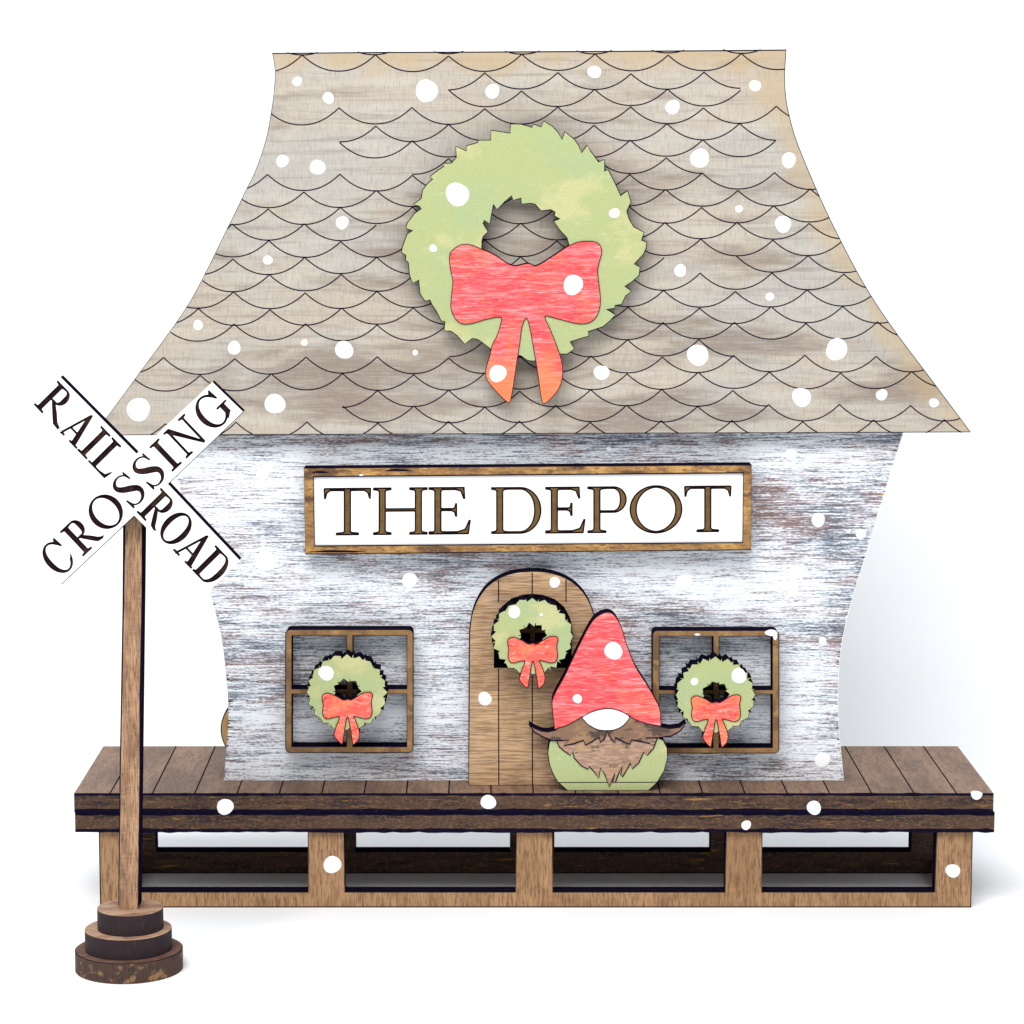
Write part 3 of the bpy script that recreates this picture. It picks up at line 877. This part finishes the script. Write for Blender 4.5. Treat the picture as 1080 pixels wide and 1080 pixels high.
# ------------------------------------------------------------------ wreaths
WR = [(425.2,260),(429,247),(434,242.9),(428.8,241.2),(430.4,235.4),(436.9,225),(443,219.6),(441.4,217.2),(436.9,215.9),(444,209.4),(445.9,200.4),(450.5,193.9),(456,188.7),(454,186.1),(461.5,180),(468,175.1),(467.3,172.5),(475.7,171.2),(480.9,165.4),(481.6,155.6),(491.6,158.6),(492.3,154),(503.6,149.8),(504.9,147.9),(517.2,146.6),(517.9,138.1),(538,139.4),(538.6,131.9),(549.6,131.4),(559.4,133.6),(561,134),(562.3,131),(570.7,133.6),(573.3,129.1),(582.4,133.6),(588.5,139),(593.4,145.9),(595.4,139.7),(605.7,147.2),(610.5,153),(614.2,159.9),(619,153.7),(622.6,159.5),(631.7,170.6),(637.1,169),(638.2,180.3),(641.4,179),(649.8,193.9),(655.3,206.2),(660.8,201.7),(664.7,213.3),(662.1,222.4),(664.7,230.2),(669.3,239.3),(678.1,245.1),(676.4,253.5),(680.9,255.5),(680.6,262),(678.3,268.1),(670.3,278.8),(674.7,281.8),(673.2,290.2),(667,297),(660.2,302.5),(665.1,306.8),(659.5,312.2),(655,320.6),(648.8,322.6),(648.5,325.2),(640.7,327.1),(648.3,331.4),(642.5,338),(635.6,344),(620.6,350.5),(621,354.4),(612.2,357.6),(601.6,361.5),(605.7,367.3),(598,372.5),(590.8,373.2),(578,376),(563,380.3),(556.5,379.6),(549.6,375.7),(544.4,374.4),(530,373),(517.2,368),(509.4,362.8),(503,358.8),(497.8,357.6),(490.7,362.1),(482.2,353.7),(475.7,349.2),(469,347.9),(469,339.4),(465.4,338.2),(460.2,329.1),(455,321.3),(453.1,316.8),(448.5,317.4),(443.3,309.6),(440.7,295.4),(435.6,298.6),(432.3,290.2),(430.4,276.6),(427.8,274.6),(428,269.4),(424.5,266.2)]
WH = [(508.2,254.8),(509.4,249.6),(514.6,244.4),(509.4,235.4),(510.7,232.5),(516.6,236),(518.5,226),(520.5,215.3),(524.4,221.1),(532,213),(539.9,206.2),(541.2,211.4),(549.6,208.8),(550,215.3),(559.4,214.4),(564.3,215.3),(570.7,222.4),(581.1,221.1),(585.6,223.7),(584.7,227.6),(590.8,230.8),(584,233.4),(590.2,242.5),(598,250.9),(599.9,257.4),(596,275),(580,288),(556,294),(530,290),(514,278),(508,266)]
BW = [(508.2,263),(496.5,258.4),(486.1,258.4),(477,264.3),(474.2,270.7),(475.1,283.7),(477.7,296.7),(476,314.8),(476,326.5),(480.9,336.9),(487.4,341.4),(497.8,341.1),(513.3,336.6),(526.3,334.5),(529.1,336.9),(525,352.4),(519.2,364.1),(517,373.9),(512.5,389.4),(513.2,399.8),(522.2,411.5),(533.9,423.2),(537.8,423.8),(541,408.9),(544.9,383),(548.1,362.2),(550.7,344.1),(554.6,335.8),(557.9,341.5),(562.4,364.8),(567.6,395.9),(570.8,419.3),(574.1,425.7),(584.4,416.7),(590.9,406.3),(593.5,393.3),(592.2,380.4),(587,364.8),(579.3,345.4),(574.7,335.6),(576.4,333.2),(581.1,334.3),(595.4,338.1),(609.6,341.4),(620,340.7),(627.8,335.6),(632.3,325.2),(633,312.2),(630.4,288.9),(631.4,278.5),(634.5,266.9),(633,259.1),(626.5,254.9),(612.2,254.9),(599.3,259.7),(586.3,268.1),(572,277.2),(564.3,280.5),(557.8,277.9),(550,279.2),(543.2,280.5),(535.4,277.9),(523.7,270.1),(513.3,264.9)]
BWs = catmull(BW, 4)

def sharpen(P, f, cx=552.7, cy=255):
    r = [math.hypot(x-cx, y-cy) for x, y in P]; n = len(P); o = []
    for i, (x, y) in enumerate(P):
        m = sum(r[(i+k) % n] for k in range(-3, 4))/7
        q = (m+(r[i]-m)*f)/r[i]
        o.append((cx+(x-cx)*q, cy+(y-cy)*q))
    return o
def wreath(name, label, cat, ox, oy, sx, sy, t, T, bowmat, dots=(), group=None, small=False):
    c = W(ox, oy, t)
    f = lambda P: [((x-552.7)*sx+ox, (y-255)*sy+oy) for x, y in P]
    if small:
        # the small ones are cut with coarser, more frequent teeth
        random.seed(int(ox))
        def teeth(n, rx, ry, d, cx, cy, sgn):
            P = []
            for i in range(n):
                a = 6.28318*i/n; r = 1+(rnd()-.5)*.03
                P.append((cx+rx*r*math.cos(a), cy+ry*r*math.sin(a)))
                a2 = a+6.28318/n*(.12 if i % 2 else .9)
                P.append((cx+(rx-d*(.5+rnd()))*math.cos(a2)*r, cy+(ry-d*(.5+rnd()))*math.sin(a2)*r))
            return P
        o = teeth(40, 130, 126, 10, 552.7, 255, 1)
        o = [p for p in o]
        hx = 45
        h_ = teeth(14, 46, 42, 9, 553, 252, -1)
        lo = [f(o), f(h_)]
    else:
        lo = [f(sharpen(WR, 1.3)), f(WH[:25]+WH[25:])]
    root = thing(name, label, cat, c, group)
    L = [onp(l, t) for l in lo]
    mb = MB('green', 'burnt')
    mb.plate(L, t, T, 'green', 'burnt')
    for l in L: mb.ribbon(l, t-.1, .9 if not small else .6, 'line', closed=True)
    for d in dots:
        if d[-1] == 'w': mb.dot(d[0], d[1], t, *d[2:-1])
    mb.build('greenery', root)
    tb = t-.9
    B = onp(f(BWs), tb)
    mb = MB(bowmat, 'burnt')
    mb.plate([B], tb, T+.8 if not small else T*.6, bowmat, 'burnt')
    mb.ribbon(B, tb-.1, .85 if not small else .95, 'redline', closed=True)
    for d in dots:
        if d[-1] == 'b': mb.dot(d[0], d[1], tb, *d[2:-1])
    mb.build('bow', root)
    return root
wreath('wreath', 'large green wreath with a red bow on the grey scalloped roof', 'wreath', 552.7, 255, 1, 1, TR-22, 21.6, 'red',
       [(482.5, 205, 11.8, 12.2, 'w'), (648, 225, 5.6, 5, 'w'), (457, 262, 3.9, 'w'), (604.5, 300.5, 10.3, 'b'), (525, 394, 9, 'b')])
gsm = 'small green wreaths with red bows on the house front'
TS = TD-27
wreath('wreath', 'small wreath with red bow hanging on the window left of the door', 'wreath', 365.8, 730.2, .331, .322, TS, 26.6, 'red_small',
       [(344, 710, 8, 'w')], gsm, True)
wreath('wreath', 'small wreath with orange red bow hanging on the brown arched door', 'wreath', 561.4, 671.2, .331, .322, TS, 26.6, 'red_small',
       [(542.5, 645.5, 6.5, 'w'), (571, 648.5, 1.7, 'w')], gsm, True)
wreath('wreath', 'small wreath with red bow hanging on the window right of the gnome', 'wreath', 754.6, 733, .327, .322, TS, 26.6, 'red_small',
       [(732.5, 719, 4.2, 3.9, 'w'), (779.3, 712.8, 8, 'w')], gsm, True)
random.seed(11)

# ------------------------------------------------------------------ gnome
TG = T_at(834.0, ZTOP)
gn = thing('gnome_figure', 'flat wooden gnome with red pointed hat, white nose and brown beard beside the door', 'gnome', (W(641, 834, TG)[0], TG+10, ZTOP))
BODY = [(579.6,782.6),(577.8,793.7),(579.6,806.7),(583.3,816),(588,824.3),(598.6,833.8),(683.7,833.8),(693,825.2),(700.4,813),(704,799.3),(703.6,789),(699.4,780.7),(694.8,778.7),(690,770),(590,770),(582,780)]
HAT = catmull([(585.2,769),(582.5,747),(583.8,735),(595,714),(605,693),(615,672.5),(625,655),(634,647.8),(642.5,646),(648.8,650),(655,661),(661,680),(670,702.5),(682.5,722.5),(692.5,740),(696.3,750),(697,765.8)], 4, False)+catmull([(682.5,763.2),(670,758.8),(657.5,751.3),(642.5,747),(627.5,749.5),(615,755.5),(600,764)], 4, False)
NOSE = catmull([(614.8,755.8),(627.5,749.7),(642.5,747.4),(655,750.4),(663.5,755.6),(661.5,760.5),(656,766),(648,769.6),(639,770.4),(630,769.2),(621,764.5),(616.5,760)], 4)
MO = [(557.9,764),(563.9,772.4),(573,777.5),(582.4,780.9),(592,781),(600,780.3),(595,786.3),(605.5,784.4),(615.3,780.7),(617.6,785.8),(623,783),(628.7,778.9),(632.4,778),(632.9,783),(637,779.8),(640.5,771.5),(644.8,779.8),(648.5,783.3),(649,777.5),(657.8,782.6),(664.3,784.9),(666,780.3),(674.4,781.7),(686,784.4),(681,778.4),(694.8,778),(708.7,776),(718,770.6),(723.5,762.2),(717,766.9),(706.9,768.2),(697,766.6),(690,755),(600,755),(586,770),(578,771.8),(571.3,771),(564,768)]
BE = [(586.6,780),(589.8,787.7),(595,792),(601.4,796.5),(604,792.3),(605.6,799.3),(613,807.6),(620.4,811.5),(621.3,808.5),(625.9,813),(631.5,820.6),(633.3,809.9),(638,816.9),(642.6,829.8),(648.5,816),(646.5,825),(649,825.2),(652.7,815),(656.4,808),(654.8,816.9),(656.4,819.4),(665.2,804.8),(666.6,810.8),(673.5,804.8),(679,793.2),(682.8,796.5),(689.3,789),(693,779.4),(690,768),(590,768)]
def piece(nm, pts, t, T, k, line, par=gn, dots=(), lw=.9, lines=()):
    P = onp(pts, t); mb = MB(k, 'burnt'); mb.plate([P], t, T, k, 'burnt')
    mb.ribbon(P, t-.1, lw, line, closed=True)
    for l in lines: mb.ribbon(onp(l, t), t-.13, .9, 'line')
    for d in dots: mb.dot(d[0], d[1], t, *d[2:])
    return mb.build(nm, par)
GT = min(TD-TG-2, 22)
piece('body', BODY, TG, GT, 'green', 'line', lines=[[(588.6, 825.3), (640, 825.1), (692.6, 825.0)]])
piece('beard', BE, TG-.8, .7, 'beard', 'line', lw=1.2)
piece('moustache', MO, TG-1.6, GT-2, 'moustache', 'line', lw=1.5)
piece('hat', HAT, TG-2.4, GT+1.5, 'red', 'redline', dots=[(647, 686.5, 9.4), (609, 737, 4.9)])
piece('nose', NOSE, TG-2.0, .3, 'white', 'line')

# ------------------------------------------------------------------ railroad crossing sign standing in front
zc = ZG
TBF = T_at(1038, ZG)           # front of its round base
RB = (113/2)*(DIST+TBF+52)/(DIST)*1.0
RB = abs(W(192, 1005, TBF+53)[0]-W(79, 1005, TBF+53)[0])/2
CY = TBF+RB
CX = (W(192, 1005, CY)[0]+W(79, 1005, CY)[0])/2
rs = thing('crossing_sign', 'white X shaped RAILROAD CROSSING sign on a brown post with a stepped round base', 'railroad sign', (CX, CY, ZG))
def disc_z(ytop): return W(136, ytop, CY)[2]
# ellipse centres of the three discs' top faces, read along the base axis
zt1 = W(136, 1002, CY)[2] - 0; zt2 = W(136, 980.5, CY)[2]; zt3 = W(136, 956.5, CY)[2]
c1 = (W(136, 1000, CY)[0]); c2 = W(135.5, 990, CY)[0]; c3 = W(137.3, 957, CY)[0]
zt1 = ZG+(zt3-ZG)*.333; zt2 = ZG+(zt3-ZG)*.666
r2 = abs(W(181, 985, CY)[0]-W(89.7, 985, CY)[0])/2; r3 = abs(W(171.8, 957, CY)[0]-W(102.5, 957, CY)[0])/2
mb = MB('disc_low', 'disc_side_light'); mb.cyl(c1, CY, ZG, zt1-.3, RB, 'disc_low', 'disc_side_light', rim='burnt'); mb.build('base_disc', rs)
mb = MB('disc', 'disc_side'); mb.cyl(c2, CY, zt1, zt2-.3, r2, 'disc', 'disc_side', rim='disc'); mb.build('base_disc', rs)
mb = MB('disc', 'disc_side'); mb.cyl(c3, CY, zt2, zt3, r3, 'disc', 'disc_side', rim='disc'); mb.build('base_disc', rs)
PTH = 30                        # post depth
tp = T_at(959, zt3)             # post front plane where it meets the top disc
mb = MB('post', 'burnt')
P = onp([(124.6, 959.3), (130.9, 546), (131.3, 520), (150.8, 520), (150.5, 552), (145.6, 959.3)], tp)
mb.plate([P], tp, PTH, 'post', 'burnt')
Q = onp([(131.2, 545), (130.0, 640), (127, 800), (125.2, 955)], tp); mb.ribbon(Q, tp-.12, [2.6, 1.6, 1.2, .8], 'burnt')
Q = onp([(150.2, 545), (149.6, 640), (148.2, 735), (147.8, 800), (145.6, 955)], tp); mb.ribbon(Q, tp-.12, [1.2, .9, 2.2, 1.2, .6], 'burnt')
mb.build('post', rs)
TX = tp-19
p0 = (63.2, 397.3)
def rplace(a, b):                # along the RAILROAD board, b up from its baseline
    d = (.7015, .7127); u = (.7127, -.7015); bb = b-40.2-a*.0143
    return (65+a*d[0]+bb*u[0], 399+a*d[1]+bb*u[1])
def cplace(a, b):
    d = (.726, -.688); u = (-.688, -.726); bb = b+5.6
    return (65+a*d[0]+bb*u[0], 616+a*d[1]+bb*u[1])
XO = [(63.5, 397.5), (144, 478.6), (224, 403), (256.5, 434.5), (177.2, 510.6), (252.8, 591), (221, 623), (141.8, 543.8), (65, 616), (33, 584), (110, 511), (31.5, 430.5)]
specR = [('R', -1, 39, 35.6), ('A', 36, 63.5, 35.6), ('I', 65.3, 79.2, 35.8), ('L', 82, 108, 36), ('R', 156, 184, 36), ('O', 183.8, 211, 36), ('A', 211.5, 240, 36), ('D', 239.5, 266.5, 36)]
specC = [('C', 3.2, 28.5, 35.2), ('R', 36.6, 67, 35.5), ('O', 69, 103.5, 35.5), ('S', 108.5, 131, 35.5), ('S', 137.2, 159.5, 35.5), ('I', 166.6, 179.8, 35.5), ('N', 186.8, 217.4, 35.8), ('G', 225, 254.5, 35.8)]
tl = [onp(l, TX) for l in text_loops(specR, rplace, s=.145, h=.046, off=.010)+text_loops(specC, cplace, s=.145, h=.046, off=.010)]
mb = MB('white', 'burnt')
X = onp(XO, TX)
mb.plate([X]+tl, TX, 3, 'white', 'burnt', kb=False)
mb.ribbon([X[4], X[3]], TX-.1, .7, 'burnt'); mb.ribbon([X[8], X[7]], TX-.1, .8, 'burnt')
cb = mb.build('crossbuck', rs)
mb = MB('letter_dark', 'burnt'); mb.plate([X], TX+3.1, 15.6, 'letter_dark', 'burnt'); mb.build('backing', cb)

# ------------------------------------------------------------------ disc behind the house
td = T_at(806.5, ZTOP)
cx, _, cz = W(270.5, 769.5, td); rr_ = cz-ZTOP
dc = [(cx+math.cos(6.28318*i/72)*rr_, cz+math.sin(6.28318*i/72)*rr_) for i in range(72)]
td = max(td, TH+66)
mb = MB('tan_disc', 'burnt')
mb.plate([dc], td, 12, 'tan_disc', 'burnt')
mb.ribbon([(cx+(p[0]-cx)*.985, cz+(p[1]-cz)*.985) for p in dc], td-.1, 1.2, 'burnt', closed=True)
o = mb.build('wooden_disc', None, (cx, td+6, ZTOP))
o['label'] = 'pale tan wooden disc peeking out behind the lower left wall of the house'; o['category'] = 'wooden disc'

for o in sc.objects:
    if '_o' in o: del o['_o']
